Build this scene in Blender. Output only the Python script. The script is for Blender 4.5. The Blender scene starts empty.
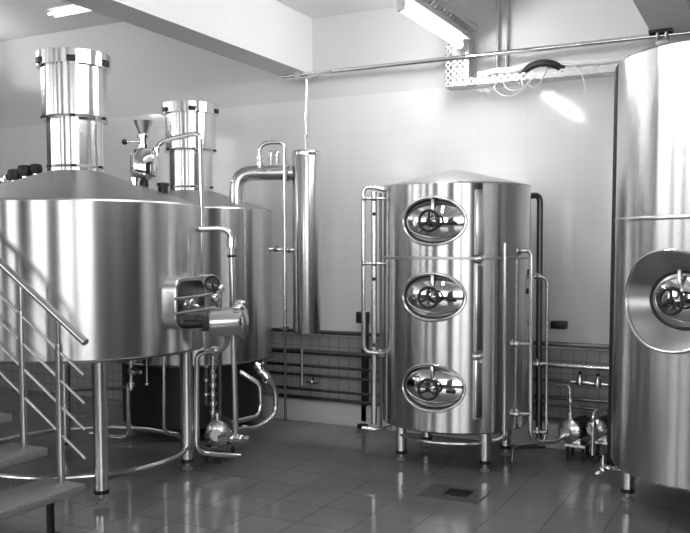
import bpy, bmesh, random
from math import sin, cos, tan, pi, radians, hypot, atan2, sqrt, floor as ffloor
from mathutils import Vector, Matrix
random.seed(4)
SC = bpy.context.scene
COL = SC.collection
PI = pi

# ------------------------------------------------------------------ camera model (room axes: x along back wall, y into the room)
F, CX, CAMH, TH, HY = 838.0, 345.0, 1.6, radians(3.5), 248.0
PY = HY + F * tan(TH)
ct, st = cos(TH), sin(TH)
Ux, Uy, Vx, Vy = .8897, -.4565, .4565, .8897
YAW = atan2(.4565, .8897)

def _ray(px, py):
    x = (px - CX) / F; y = -(py - PY) / F
    X, Y, Z = x, ct + y * st, -st + y * ct
    return Vector((Ux * X + Uy * Y, Vx * X + Vy * Y, Z)), Y

def W(px, py, D):
    """room point seen at a pixel, at distance D in front of the camera"""
    d, Y = _ray(px, py)
    return Vector((0, 0, CAMH)) + d * (D / Y)

def WV(px, py, v):
    d, Y = _ray(px, py)
    return Vector((0, 0, CAMH)) + d * (v / d.y)

def WZ(px, py, z):
    d, Y = _ray(px, py)
    return Vector((0, 0, CAMH)) + d * ((z - CAMH) / d.z)

def cyl_angle(px, A, R):
    """angle on a vertical cylinder (axis A) seen at column px"""
    d, Y = _ray(px, 300)
    dx, dy = d.x, d.y
    n = hypot(dx, dy); dx /= n; dy /= n
    b = A[0] * dx + A[1] * dy
    t = b - sqrt(max(0, R * R - (A[0] ** 2 + A[1] ** 2 - b * b)))
    return atan2(t * dy - A[1], t * dx - A[0])

# ------------------------------------------------------------------ materials
def newmat(name):
    m = bpy.data.materials.new(name); m.use_nodes = True
    nt = m.node_tree
    return m, nt, nt.nodes['Principled BSDF']

def steel(name, col, rough, aniso=0.0, rot=0.25, var=.12, bump=0.0, zscale=.02, xscale=14):
    m, nt, b = newmat(name)
    b.inputs['Metallic'].default_value = 1
    b.inputs['Roughness'].default_value = rough
    tc = nt.nodes.new('ShaderNodeTexCoord')
    mp = nt.nodes.new('ShaderNodeMapping'); mp.inputs['Scale'].default_value = (xscale, xscale, zscale)
    nz = nt.nodes.new('ShaderNodeTexNoise'); nz.inputs['Scale'].default_value = 1; nz.inputs['Detail'].default_value = 4
    nt.links.new(tc.outputs['Object'], mp.inputs['Vector']); nt.links.new(mp.outputs[0], nz.inputs['Vector'])
    mr = nt.nodes.new('ShaderNodeMapRange')
    mr.inputs['From Min'].default_value = .3; mr.inputs['From Max'].default_value = .7
    mr.inputs['To Min'].default_value = rough * (1 - var * 1.5); mr.inputs['To Max'].default_value = rough * (1 + var * 1.5)
    nt.links.new(nz.outputs['Fac'], mr.inputs['Value']); nt.links.new(mr.outputs[0], b.inputs['Roughness'])
    b.inputs['Base Color'].default_value = (col, col, col, 1)
    if aniso:
        b.inputs['Anisotropic'].default_value = aniso
        b.inputs['Anisotropic Rotation'].default_value = rot
        tg = nt.nodes.new('ShaderNodeTangent'); tg.direction_type = 'RADIAL'; tg.axis = 'Z'
        nt.links.new(tg.outputs[0], b.inputs['Tangent'])
    if bump:
        bp = nt.nodes.new('ShaderNodeBump'); bp.inputs['Strength'].default_value = bump; bp.inputs['Distance'].default_value = .02
        n2 = nt.nodes.new('ShaderNodeTexNoise'); n2.inputs['Scale'].default_value = 1; n2.inputs['Detail'].default_value = 1
        m2 = nt.nodes.new('ShaderNodeMapping'); m2.inputs['Scale'].default_value = (6, 6, .03)
        nt.links.new(tc.outputs['Object'], m2.inputs['Vector']); nt.links.new(m2.outputs[0], n2.inputs['Vector'])
        nt.links.new(n2.outputs['Fac'], bp.inputs['Height']); nt.links.new(bp.outputs[0], b.inputs['Normal'])
    return m

def plain(name, col, rough, metal=0, noise=0, nscale=8):
    m, nt, b = newmat(name)
    b.inputs['Base Color'].default_value = (col, col, col, 1)
    b.inputs['Roughness'].default_value = rough
    b.inputs['Metallic'].default_value = metal
    if noise:
        tc = nt.nodes.new('ShaderNodeTexCoord')
        nz = nt.nodes.new('ShaderNodeTexNoise'); nz.inputs['Scale'].default_value = nscale; nz.inputs['Detail'].default_value = 5
        nt.links.new(tc.outputs['Object'], nz.inputs['Vector'])
        mr = nt.nodes.new('ShaderNodeMapRange')
        mr.inputs['To Min'].default_value = col * (1 - noise); mr.inputs['To Max'].default_value = col * (1 + noise)
        nt.links.new(nz.outputs['Fac'], mr.inputs['Value'])
        cb = nt.nodes.new('ShaderNodeCombineColor')
        for k in range(3): nt.links.new(mr.outputs[0], cb.inputs[k])
        nt.links.new(cb.outputs[0], b.inputs['Base Color'])
    return m

def emit(name, strength):
    m, nt, b = newmat(name)
    b.inputs['Base Color'].default_value = (.9, .9, .9, 1)
    b.inputs['Emission Color'].default_value = (1, 1, 1, 1)
    b.inputs['Emission Strength'].default_value = strength
    return m

def tile_nodes(nt, vec_socket, w, h, c1, c2, mortar, msize, offset=0.0):
    br = nt.nodes.new('ShaderNodeTexBrick')
    br.offset = offset; br.squash = 1
    br.inputs['Scale'].default_value = 1
    br.inputs['Brick Width'].default_value = w; br.inputs['Row Height'].default_value = h
    br.inputs['Mortar Size'].default_value = msize; br.inputs['Mortar Smooth'].default_value = .3
    br.inputs['Color1'].default_value = (c1, c1, c1, 1); br.inputs['Color2'].default_value = (c2, c2, c2, 1)
    br.inputs['Mortar'].default_value = (mortar, mortar, mortar, 1)
    nt.links.new(vec_socket, br.inputs['Vector'])
    return br

def wall_material():
    m, nt, b = newmat('wall_tiles')
    tc = nt.nodes.new('ShaderNodeTexCoord')
    sp = nt.nodes.new('ShaderNodeSeparateXYZ'); nt.links.new(tc.outputs['Object'], sp.inputs[0])
    cv = nt.nodes.new('ShaderNodeCombineXYZ')
    nt.links.new(sp.outputs['X'], cv.inputs['X']); nt.links.new(sp.outputs['Z'], cv.inputs['Y'])
    big = tile_nodes(nt, cv.outputs[0], .40, .20, .80, .79, .74, .003)
    small = tile_nodes(nt, cv.outputs[0], .10, .10, .40, .36, .26, .006)
    # tiled dado up to .80, wall tile up to 2.9, paint above
    lt = nt.nodes.new('ShaderNodeMath'); lt.operation = 'LESS_THAN'; lt.inputs[1].default_value = .80
    nt.links.new(sp.outputs['Z'], lt.inputs[0])
    mx = nt.nodes.new('ShaderNodeMix'); mx.data_type = 'RGBA'
    nt.links.new(lt.outputs[0], mx.inputs['Factor']); nt.links.new(big.outputs['Color'], mx.inputs['A']); nt.links.new(small.outputs['Color'], mx.inputs['B'])
    gt = nt.nodes.new('ShaderNodeMath'); gt.operation = 'GREATER_THAN'; gt.inputs[1].default_value = 2.94
    nt.links.new(sp.outputs['Z'], gt.inputs[0])
    m2 = nt.nodes.new('ShaderNodeMix'); m2.data_type = 'RGBA'
    m2.inputs['B'].default_value = (.66, .66, .66, 1)
    nt.links.new(gt.outputs[0], m2.inputs['Factor']); nt.links.new(mx.outputs['Result'], m2.inputs['A'])
    nt.links.new(m2.outputs['Result'], b.inputs['Base Color'])
    rr = nt.nodes.new('ShaderNodeMapRange'); rr.inputs['To Min'].default_value = .09; rr.inputs['To Max'].default_value = .8
    nt.links.new(gt.outputs[0], rr.inputs['Value']); nt.links.new(rr.outputs[0], b.inputs['Roughness'])
    bp = nt.nodes.new('ShaderNodeBump'); bp.inputs['Strength'].default_value = .15; bp.inputs['Distance'].default_value = .004
    nz = nt.nodes.new('ShaderNodeTexNoise'); nz.inputs['Scale'].default_value = 4
    nt.links.new(tc.outputs['Object'], nz.inputs['Vector'])
    nt.links.new(nz.outputs['Fac'], bp.inputs['Height']); nt.links.new(bp.outputs[0], b.inputs['Normal'])
    return m

def floor_material():
    m, nt, b = newmat('floor_tiles')
    tc = nt.nodes.new('ShaderNodeTexCoord')
    mp = nt.nodes.new('ShaderNodeMapping'); mp.inputs['Location'].default_value = (.097, .12, 0)
    nt.links.new(tc.outputs['Object'], mp.inputs['Vector'])
    br = tile_nodes(nt, mp.outputs[0], .325, .325, .205, .195, .11, .004)
    nz = nt.nodes.new('ShaderNodeTexNoise'); nz.inputs['Scale'].default_value = 1.3; nz.inputs['Detail'].default_value = 6
    nt.links.new(tc.outputs['Object'], nz.inputs['Vector'])
    mr = nt.nodes.new('ShaderNodeMapRange')
    mr.inputs['From Min'].default_value = .3; mr.inputs['From Max'].default_value = .7
    mr.inputs['To Min'].default_value = .82; mr.inputs['To Max'].default_value = 1.1
    nt.links.new(nz.outputs['Fac'], mr.inputs['Value'])
    mu = nt.nodes.new('ShaderNodeMix'); mu.data_type = 'RGBA'; mu.blend_type = 'MULTIPLY'; mu.inputs['Factor'].default_value = 1
    nt.links.new(br.outputs['Color'], mu.inputs['A']); nt.links.new(mr.outputs[0], mu.inputs['B'])
    nt.links.new(mu.outputs['Result'], b.inputs['Base Color'])
    n2 = nt.nodes.new('ShaderNodeTexNoise'); n2.inputs['Scale'].default_value = .9; n2.inputs['Detail'].default_value = 4
    nt.links.new(tc.outputs['Object'], n2.inputs['Vector'])
    r2 = nt.nodes.new('ShaderNodeMapRange')
    r2.inputs['From Min'].default_value = .35; r2.inputs['From Max'].default_value = .65
    r2.inputs['To Min'].default_value = .05; r2.inputs['To Max'].default_value = .22
    nt.links.new(n2.outputs['Fac'], r2.inputs['Value']); nt.links.new(r2.outputs[0], b.inputs['Roughness'])
    n3 = nt.nodes.new('ShaderNodeTexNoise'); n3.inputs['Scale'].default_value = 9; n3.inputs['Detail'].default_value = 3
    nt.links.new(tc.outputs['Object'], n3.inputs['Vector'])
    ad = nt.nodes.new('ShaderNodeMath'); ad.operation = 'MULTIPLY_ADD'; ad.inputs[1].default_value = .35
    nt.links.new(n3.outputs['Fac'], ad.inputs[0]); 
    iv = nt.nodes.new('ShaderNodeMath'); iv.operation = 'SUBTRACT'; iv.inputs[0].default_value = 1
    nt.links.new(br.outputs['Fac'], iv.inputs[1]); nt.links.new(iv.outputs[0], ad.inputs[2])
    bp = nt.nodes.new('ShaderNodeBump'); bp.inputs['Strength'].default_value = .35; bp.inputs['Distance'].default_value = .004
    nt.links.new(ad.outputs[0], bp.inputs['Height']); nt.links.new(bp.outputs[0], b.inputs['Normal'])
    return m

M = dict(
    shell=steel('brushed_steel_shell', .66, .25, .92, var=.06, bump=.13),
    satin=steel('satin_steel', .72, .24, 0, var=.05, xscale=3, zscale=3),
    cone=steel('dull_steel_cone', .55, .36, 0, var=.08, xscale=3, zscale=3),
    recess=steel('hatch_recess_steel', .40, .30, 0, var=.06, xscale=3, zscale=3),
    neck=steel('bright_steel_neck', .78, .20, .8, bump=.05),
    mirror=steel('polished_steel', .82, .07, 0, var=.2, xscale=3, zscale=3),
    pipe=steel('steel_pipe', .74, .20, 0, var=.05, xscale=3, zscale=3),
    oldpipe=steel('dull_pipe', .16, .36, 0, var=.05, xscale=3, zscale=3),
    dark=plain('dark_metal', .035, .45, .6),
    black=plain('black_plastic', .012, .4),
    glass=plain('gauge_glass', .05, .08),
    paint=plain('white_paint', .80, .7, 0, .04, 3),
    ceil=plain('ceiling_paint', .74, .8, 0, .05, 2),
    plate=plain('drain_plate', .15, .25, .3),
    kerb=plain('white_kerb', .72, .5, 0, .06, 5),
    galv=plain('galvanised_steel', .55, .45, .75, .12, 30),
    cable=plain('white_cable', .75, .5),
    tread=plain('stair_tread_plate', .27, .55, .25, .35, 40),
    frame=plain('window_frame_paint', .12, .6),
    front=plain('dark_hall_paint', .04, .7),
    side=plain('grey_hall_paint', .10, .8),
    rubber=plain('rubber_foot', .02, .7),
    white=plain('white_foot', .85, .35),
    wall=wall_material(), floor=floor_material(),
    tube=emit('lamp_tube', 80), tube2=emit('far_lamp_tube', 70), tubew=emit('weak_tube', 3), added_tube=emit('added_bay_tube', 62),
)

# ------------------------------------------------------------------ mesh building
class MB:
    def __init__(s): s.bm = bmesh.new()

    def box(s, c, d, rz=0, bev=0):
        r = bmesh.ops.create_cube(s.bm, size=1)
        vs = r['verts']
        mat = Matrix.Translation(Vector(c)) @ Matrix.Rotation(rz, 4, 'Z') @ Matrix.Diagonal((d[0], d[1], d[2], 1))
        bmesh.ops.transform(s.bm, matrix=mat, verts=vs)
        if bev:
            es = list({e for v in vs for e in v.link_edges})
            bmesh.ops.bevel(s.bm, geom=es, offset=bev, segments=2, affect='EDGES', profile=.5)
        return s

    def mbox(s, mat, d, bev=0):
        r = bmesh.ops.create_cube(s.bm, size=1); vs = r['verts']
        bmesh.ops.transform(s.bm, matrix=mat @ Matrix.Diagonal((d[0], d[1], d[2], 1)), verts=vs)
        if bev:
            es = list({e for v in vs for e in v.link_edges})
            bmesh.ops.bevel(s.bm, geom=es, offset=bev, segments=2, affect='EDGES', profile=.5)
        return s

    def lathe(s, prof, mat=None, n=64):
        """profile [(r, z)] revolved about z, then moved by mat"""
        mat = mat or Matrix.Identity(4)
        rings = []
        for r, z in prof:
            if r < 1e-6: rings.append([s.bm.verts.new(mat @ Vector((0, 0, z)))])
            else: rings.append([s.bm.verts.new(mat @ Vector((r * cos(2 * PI * k / n), r * sin(2 * PI * k / n), z))) for k in range(n)])
        for a, b in zip(rings, rings[1:]):
            for k in range(n):
                k2 = (k + 1) % n
                if len(a) == 1 and len(b) == 1: continue
                if len(a) == 1: s.bm.faces.new((a[0], b[k2], b[k]))
                elif len(b) == 1: s.bm.faces.new((a[k], a[k2], b[0]))
                else: s.bm.faces.new((a[k], a[k2], b[k2], b[k]))
        return s

    def tube(s, pts, r, fil=0, n=12, cap=True, closed=False):
        pts = [Vector(p) for p in pts]
        if fil and len(pts) > 2:
            out = [pts[0]]
            for a, b, c in zip(pts, pts[1:], pts[2:]):
                d1, d2 = a - b, c - b
                f = min(fil, d1.length * .49, d2.length * .49)
                p, q = b + d1.normalized() * f, b + d2.normalized() * f
                for k in range(7):
                    t = k / 6
                    out.append(p * (1 - t) ** 2 + b * 2 * t * (1 - t) + q * t * t)
            out.append(pts[-1]); pts = out
        N = len(pts)
        def tan_at(i):
            if closed: return (pts[(i + 1) % N] - pts[i - 1]).normalized()
            if i == 0: return (pts[1] - pts[0]).normalized()
            if i == N - 1: return (pts[-1] - pts[-2]).normalized()
            return ((pts[i + 1] - pts[i]).normalized() + (pts[i] - pts[i - 1]).normalized()).normalized()
        t0 = tan_at(0)
        up = Vector((0, 0, 1)) if abs(t0.z) < .9 else Vector((1, 0, 0))
        nrm = t0.cross(up).normalized()
        rings = []
        for i, p in enumerate(pts):
            t = tan_at(i)
            nrm = (nrm - t * nrm.dot(t)).normalized()
            bn = t.cross(nrm)
            rings.append([s.bm.verts.new(p + (nrm * cos(2 * PI * k / n) + bn * sin(2 * PI * k / n)) * r) for k in range(n)])
        pairs = list(zip(rings, rings[1:]))
        if closed: pairs.append((rings[-1], rings[0]))
        for a, b in pairs:
            for k in range(n):
                k2 = (k + 1) % n
                s.bm.faces.new((a[k], a[k2], b[k2], b[k]))
        if cap and not closed:
            s.bm.faces.new(rings[0][::-1]); s.bm.faces.new(rings[-1])
        return s

    def cyl(s, a, b, r, n=20): return s.tube([a, b], r, n=n)

    def collar(s, p, d, r, h, n=16):
        p, d = Vector(p), Vector(d).normalized()
        return s.tube([p - d * h / 2, p + d * h / 2], r, n=n)

    def ball(s, c, r, sc=(1, 1, 1), rot=None):
        mat = Matrix.Translation(Vector(c)) @ (rot or Matrix.Identity(4)) @ Matrix.Diagonal((sc[0], sc[1], sc[2], 1))
        bmesh.ops.create_uvsphere(s.bm, u_segments=20, v_segments=12, radius=r, matrix=mat)
        return s

    def torus(s, R, r, mat=None, n=32, m=10, a=None, b=None):
        mat = mat or Matrix.Identity(4)
        a = a or R; b = b or R
        return s.tube([mat @ Vector((a * cos(2 * PI * k / n), b * sin(2 * PI * k / n), 0)) for k in range(n)], r, n=m, closed=True)

    def build(s, name, mat, parent=None, sharp=35, fix=True):
        bm = s.bm
        if fix: bmesh.ops.recalc_face_normals(bm, faces=bm.faces[:])
        org = Vector(parent['_o']) if parent is not None else None
        if org is None:
            mn = Vector((min(v.co.x for v in bm.verts), min(v.co.y for v in bm.verts), min(v.co.z for v in bm.verts)))
            mxx = Vector((max(v.co.x for v in bm.verts), max(v.co.y for v in bm.verts), 0))
            org = Vector(((mn.x + mxx.x) / 2, (mn.y + mxx.y) / 2, mn.z))
        bmesh.ops.translate(bm, verts=bm.verts[:], vec=-org)
        me = bpy.data.meshes.new(name); bm.to_mesh(me); bm.free()
        me.shade_smooth(); me.set_sharp_from_angle(angle=radians(sharp))
        me.materials.append(mat)
        o = bpy.data.objects.new(name, me); COL.objects.link(o)
        if parent is None:
            o.location = org
        else:
            o.parent = parent
        ORG[o.name] = org
        o['_o'] = tuple(org)
        return o
ORG = {}

def tag(o, label, cat, group=None, kind=None):
    if label: o['label'] = label
    if cat: o['category'] = cat
    if group: o['group'] = group
    if kind: o['kind'] = kind
    return o

def thing(name, label, cat, loc, group=None):
    o = bpy.data.objects.new(name, None); COL.objects.link(o)
    o.empty_display_size = .1
    o.location = loc; o['_o'] = tuple(loc)
    return tag(o, label, cat, group)

def struct(name, mb, mat):
    o = mb.build(name, mat); o['kind'] = 'structure'; return o

def T(x, y, z): return Matrix.Translation((x, y, z))

def frame_at(p, normal, up=(0, 0, 1)):
    """local x = sideways, y = up, z = outward normal"""
    n = Vector(normal).normalized(); u = Vector(up)
    x = u.cross(n).normalized(); y = n.cross(x)
    m = Matrix((x, y, n)).transposed().to_4x4(); m.translation = Vector(p)
    return m

# ------------------------------------------------------------------ room shell
WV_ = 6.70
CEIL = 3.90
X0, X1, Y0 = -9.2, 3.2, -4.0
struct('floor', MB().box(((X0 + X1) / 2, (Y0 + WV_) / 2, -.05), (X1 - X0 + .4, WV_ - Y0 + .4, .1)), M['floor']).location.z = -.1
struct('wall_back', MB().box(((X0 + X1) / 2, WV_ + .1, CEIL / 2), (X1 - X0, .2, CEIL)), M['wall'])
struct('ceiling', MB().box(((X0 + X1) / 2, (Y0 + WV_) / 2, CEIL + .05), (X1 - X0 + .4, WV_ - Y0 + .4, .1)), M['ceil'])

def wall_with_openings(name, axis, pos, a0, a1, ops, mat, th=.2):
    mb = MB()
    def add(p0, p1, z0, z1):
        if p1 - p0 < 1e-4 or z1 - z0 < 1e-4: return
        if axis == 'y': mb.box(((p0 + p1) / 2, pos, (z0 + z1) / 2), (p1 - p0, th, z1 - z0))
        else: mb.box((pos, (p0 + p1) / 2, (z0 + z1) / 2), (th, p1 - p0, z1 - z0))
    ops = sorted(ops); c = a0
    for (p0, p1, z0, z1) in ops:
        add(c, p0, 0, CEIL); add(p0, p1, 0, z0); add(p0, p1, z1, CEIL); c = p1
    add(c, a1, 0, CEIL)
    return struct(name, mb, mat)

FRONT = [(-8.9, -7.1, 1.9, 3.7), (-5.9, -4.7, 1.6, 3.7), (-3.1, -.9, 1.3, 3.7), (.7, 3.0, .9, 3.7)]
LEFT = [(-3.5, -.9, 2.0, 3.7), (-.3, 2.2, 2.0, 3.7)]
RIGHT = [(-3.8, -.5, .9, 3.7)]
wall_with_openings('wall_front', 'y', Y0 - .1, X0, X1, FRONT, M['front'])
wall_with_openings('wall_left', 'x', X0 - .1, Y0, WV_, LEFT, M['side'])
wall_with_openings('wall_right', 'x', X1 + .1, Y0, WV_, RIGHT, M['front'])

wn = 0
def window(axis, pos, p0, p1, z0, z1, nx, nz):
    global wn
    wn += 1
    mb = MB(); t = .05
    def bar(c, d):
        if axis == 'y': mb.box((c[0], pos, c[1]), (d[0], .07, d[1]))
        else: mb.box((pos, c[0], c[1]), (.07, d[0], d[1]))
    for k in range(nx + 1): bar((p0 + (p1 - p0) * k / nx, (z0 + z1) / 2), (t, z1 - z0 + t))
    for k in range(nz + 1): bar(((p0 + p1) / 2, z0 + (z1 - z0) * k / nz), (p1 - p0 + t, t))
    struct('window_%d' % wn, mb, M['frame'])
    # daylight through the opening
    L = bpy.data.lights.new('window_daylight', 'AREA'); L.shape = 'RECTANGLE'
    L.size = p1 - p0; L.size_y = z1 - z0
    L.cycles.is_portal = True
    o = bpy.data.objects.new('window_daylight', L); COL.objects.link(o)
    if axis == 'y': o.location = ((p0 + p1) / 2, pos - .15, (z0 + z1) / 2); o.rotation_euler = (radians(90), 0, 0); 
    else:
        sg_ = -1 if pos < 0 else 1
        o.location = (pos + .15 * sg_, (p0 + p1) / 2, (z0 + z1) / 2); o.rotation_euler = (radians(90), 0, radians(90 * sg_))
    return o
for w in FRONT: window('y', Y0 - .1, *w, 2, 3)
for w in LEFT: window('x', X0 - .1, *w, 2, 3)
for w in RIGHT: window('x', X1 + .1, *w, 3, 3)

# ceiling beams, right-bay ceiling slab, kerb and dado rail
BZ = 3.164
struct('trim_1', MB().box((-3.915, (Y0 + WV_) / 2, (BZ + CEIL) / 2), (.29, WV_ - Y0, CEIL - BZ)), M['paint'])
struct('trim_2', MB().box((-.70, (Y0 + WV_) / 2, (BZ + CEIL) / 2), (.30, WV_ - Y0, CEIL - BZ)), M['paint'])
struct('trim_3', MB().box((-2.31, (Y0 + WV_) / 2, 3.66 + .12), (2.91, WV_ - Y0, .24)), M['ceil'])
struct('baseboard_back', MB().box(((-4.4 + X1) / 2, WV_ - .03, .10), (X1 + 4.4, .06, .20), bev=.01), M['kerb'])
struct('trim_4', MB().box(((X0 + X1) / 2, WV_ - .02, .835), (X1 - X0, .04, .035), bev=.006), M['oldpipe'])

# ------------------------------------------------------------------ lamps, trays, cables
t = thing('tube_lamp', 'lit white tube lamp under the ceiling cable tray, above the middle tank', 'lamp', (-2.25, 5.85, 3.2))
MB().box((-2.25, 5.85, 3.275), (.11, 1.22, .05), bev=.008).build('housing', M['galv'], t)
MB().cyl((-2.27, 5.25, 3.205), (-2.27, 6.42, 3.205), .024).build('tube', M['tube'], t)
for y in (5.245, 6.425): MB().box((-2.27, y, 3.22), (.05, .03, .08)).build('end_cap', M['white'], t)
t = thing('tube_lamp', 'nearer tube lamp of the same row, seen mirrored in the glossy wall tiles', 'lamp', (-2.2, 3.6, 3.2))
MB().box((-2.2, 3.6, 3.275), (.11, 1.9, .05), bev=.008).build('housing', M['galv'], t)
MB().cyl((-2.2, 2.7, 3.205), (-2.2, 4.5, 3.205), .024).build('tube', M['tube2'], t)
a, b = W(50, 15, 5.6), W(88, 8, 5.6)
a = WZ(52, 15, 3.84); b = WZ(88, 8, 3.84)
t = thing('tube_lamp', 'small twin tube lamp on the ceiling above the front kettle', 'lamp', (a + b) / 2)
MB().tube([(a + Vector((0, 0, .04))), (b + Vector((0, 0, .04)))], .02).box((a + b) / 2 + Vector((0, 0, .045)), ((b - a).length, .16, .03)).build('housing', M['galv'], t)
for dy in (-.04, .04):
    MB().cyl(a + Vector((0, dy, 0)), b + Vector((0, dy, 0)), .014).build('tube', M['tubew'], t)

t = thing('tube_lamp', 'added unseen tube uplight brightening the left bay, past the left edge of the photo', 'lamp', (-7.7, 4.9, 3.4))  # unseen lamp, added to brighten the left-bay ceiling and wall
MB().box((-7.7, 4.9, 3.40), (.26, 2.8, .03), bev=.008).box((-7.7, 3.55, 3.64), (.02, .02, .50)).box((-7.7, 6.25, 3.64), (.02, .02, .50)).build('housing', M['galv'], t)
MB().cyl((-7.7, 3.6, 3.45), (-7.7, 6.2, 3.45), .024).build('tube', M['added_tube'], t)

def perforated(mb, c, ax, ay, la, lb, na, nb, th=.003):
    """plate with round-ish holes: c corner, ax/ay unit vectors"""
    ax, ay = Vector(ax), Vector(ay); n = ax.cross(ay)
    ca, cb = la / na, lb / nb
    for i in range(na):
        for j in range(nb):
            o = Vector(c) + ax * (ca * i) + ay * (cb * j)
            inn = []; out = []
            for k in range(8):
                an = 2 * PI * k / 8 + PI / 8
                q = Vector((cos(an), sin(an))); sc = .5 / max(abs(q.x), abs(q.y))
                out.append(mb.bm.verts.new(o + ax * ca * (.5 + q.x * sc) + ay * cb * (.5 + q.y * sc)))
                inn.append(mb.bm.verts.new(o + ax * ca * (.5 + q.x * .19) + ay * cb * (.5 + q.y * .19)))
            for k in range(8):
                k2 = (k + 1) % 8
                mb.bm.faces.new((out[k], out[k2], inn[k2], inn[k]))
    return mb

def solidify(o, th):
    md = o.modifiers.new('thickness', 'SOLIDIFY'); md.thickness = th; md.offset = 0

tr = thing('cable_tray', 'perforated galvanised cable tray running under the ceiling, down and along the wall', 'cable tray', (-2.25, 6.5, 2.9))
mb = MB(); perforated(mb, (-2.34, 2.5, 3.32), (0, 1, 0), (1, 0, 0), 4.02, .18, 56, 3)
mb.box((-2.34, 4.51, 3.345), (.003, 4.02, .05)).box((-2.16, 4.51, 3.345), (.003, 4.02, .05))
mb.build('overhead_tray', M['galv'], tr)
mb = MB(); perforated(mb, (-2.43, 6.52, 2.90), (1, 0, 0), (0, 0, 1), .20, .42, 4, 8)
perforated(mb, (-2.43, 6.52, 2.90), (0, 1, 0), (0, 0, 1), .14, .42, 3, 8)
perforated(mb, (-2.23, 6.52, 2.90), (0, 1, 0), (0, 0, 1), .14, .42, 3, 8)
mb.build('drop_tray', M['galv'], tr)
mb = MB(); perforated(mb, (-2.43, 6.50, 2.90), (1, 0, 0), (0, 1, 0), 2.6, .17, 44, 3)
perforated(mb, (-2.23, 6.50, 2.90), (1, 0, 0), (0, 0, 1), 2.4, .06, 40, 1)
mb.build('wall_tray', M['galv'], tr)
# cables lying in the wall tray and hanging loops
def wavy(p0, p1, n, amp, sag=0):
    p0, p1 = Vector(p0), Vector(p1); out = []
    for k in range(n + 1):
        q = p0.lerp(p1, k / n)
        q += Vector((0, random.uniform(-amp, amp), random.uniform(-amp, amp)))
        q.z -= sag * 4 * (k / n) * (1 - k / n)
        out.append(q)
    return out
tag(MB().tube(wavy((-2.16, 6.55, 2.985), (-1.72, 6.52, 3.0), 8, .01), .030, fil=.05, n=10).build('cable_bundle', M['cable']), 'thick bundle of white cables at the left end of the wall cable tray', 'cable')
tag(MB().tube(wavy((-1.60, 6.53, 3.00), (-.7, 6.55, 2.985), 12, .008), .022, fil=.04, n=10).build('cable_bundle', M['cable']), 'white cable bundle on the wall tray beside the large right tank', 'cable')
tag(MB().tube([(-1.80, 6.54, 2.96), (-1.74, 6.50, 2.995), (-1.66, 6.48, 3.015), (-1.57, 6.48, 3.01), (-1.48, 6.54, 2.965)], .028, fil=.08, n=10).build('hose', M['dark']), 'dark hose arched over the wall cable tray', 'hose')
def loop_cable(pts, label):
    tag(MB().tube([WV(*p) for p in pts], .0045, fil=.06, n=8).build('cable', M['cable']), label, 'cable')
loop_cable([(497, 82, 6.5), (493, 88, 6.46), (500, 95, 6.45), (512, 97, 6.45), (522, 90, 6.45), (530, 80, 6.5), (535, 74, 6.53)], 'leftmost thin white cable loop hanging from the wall tray')
loop_cable([(503, 80, 6.48), (505, 88, 6.44), (514, 92, 6.43), (524, 88, 6.43), (520, 78, 6.46), (528, 73, 6.52)], 'small tangled white cable loop in the middle of the wall tray')
loop_cable([(535, 76, 6.48), (528, 84, 6.42), (534, 90, 6.42), (541, 82, 6.44), (546, 70, 6.50)], 'short white cable loop below the dark arched hose')
loop_cable([(561, 64, 6.5), (575, 66, 6.46), (582, 74, 6.45), (586, 90, 6.44), (584, 96, 6.44)], 'thin white cable drooping from the tray next to the right tank')

# thin pipe across the room under the beams, with clamp and drop rod
PZ = 3.13
tag(MB().cyl((-3.98, 6.52, PZ), (1.2, 6.52, PZ), .019).build('steel_pipe', M['pipe']), 'long thin steel pipe crossing the room under the ceiling beams', 'pipe')
t = thing('pipe_clamp', 'steel pipe clamp under the right beam, above the large tank', 'clamp', (-.78, 6.5, BZ))
MB().box((-.78, 6.52, BZ - .008), (.16, .12, .016)).build('plate', M['dark'], t)
MB().torus(.036, .012, T(-.80, 6.52, PZ) @ Matrix.Rotation(PI / 2, 4, 'Y')).torus(.036, .012, T(-.74, 6.52, PZ) @ Matrix.Rotation(PI / 2, 4, 'Y')).box((-.77, 6.52, PZ - .05), (.09, .05, .05), bev=.01).build('ring', M['galv'], t)
t = thing('pipe_bracket', 'small steel bracket at the left end of the ceiling pipe', 'bracket', (-3.72, 6.5, 3.1))
MB().box((-3.74, 6.52, PZ - .03), (.26, .06, .014)).box((-3.81, 6.52, PZ - .001), (.05, .05, .068)).build('plate', M['galv'], t)

# conduits on the wall above the tray
for px, lab in ((497, 'left of the two thin vertical conduits on the upper wall'), (506, 'right of the two thin vertical conduits on the upper wall')):
    p = WV(px, 40, 6.66)
    tag(MB().cyl((p.x, 6.675, 2.96), (p.x, 6.675, 3.64), .014).build('conduit', M['galv']), lab, 'conduit')

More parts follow.
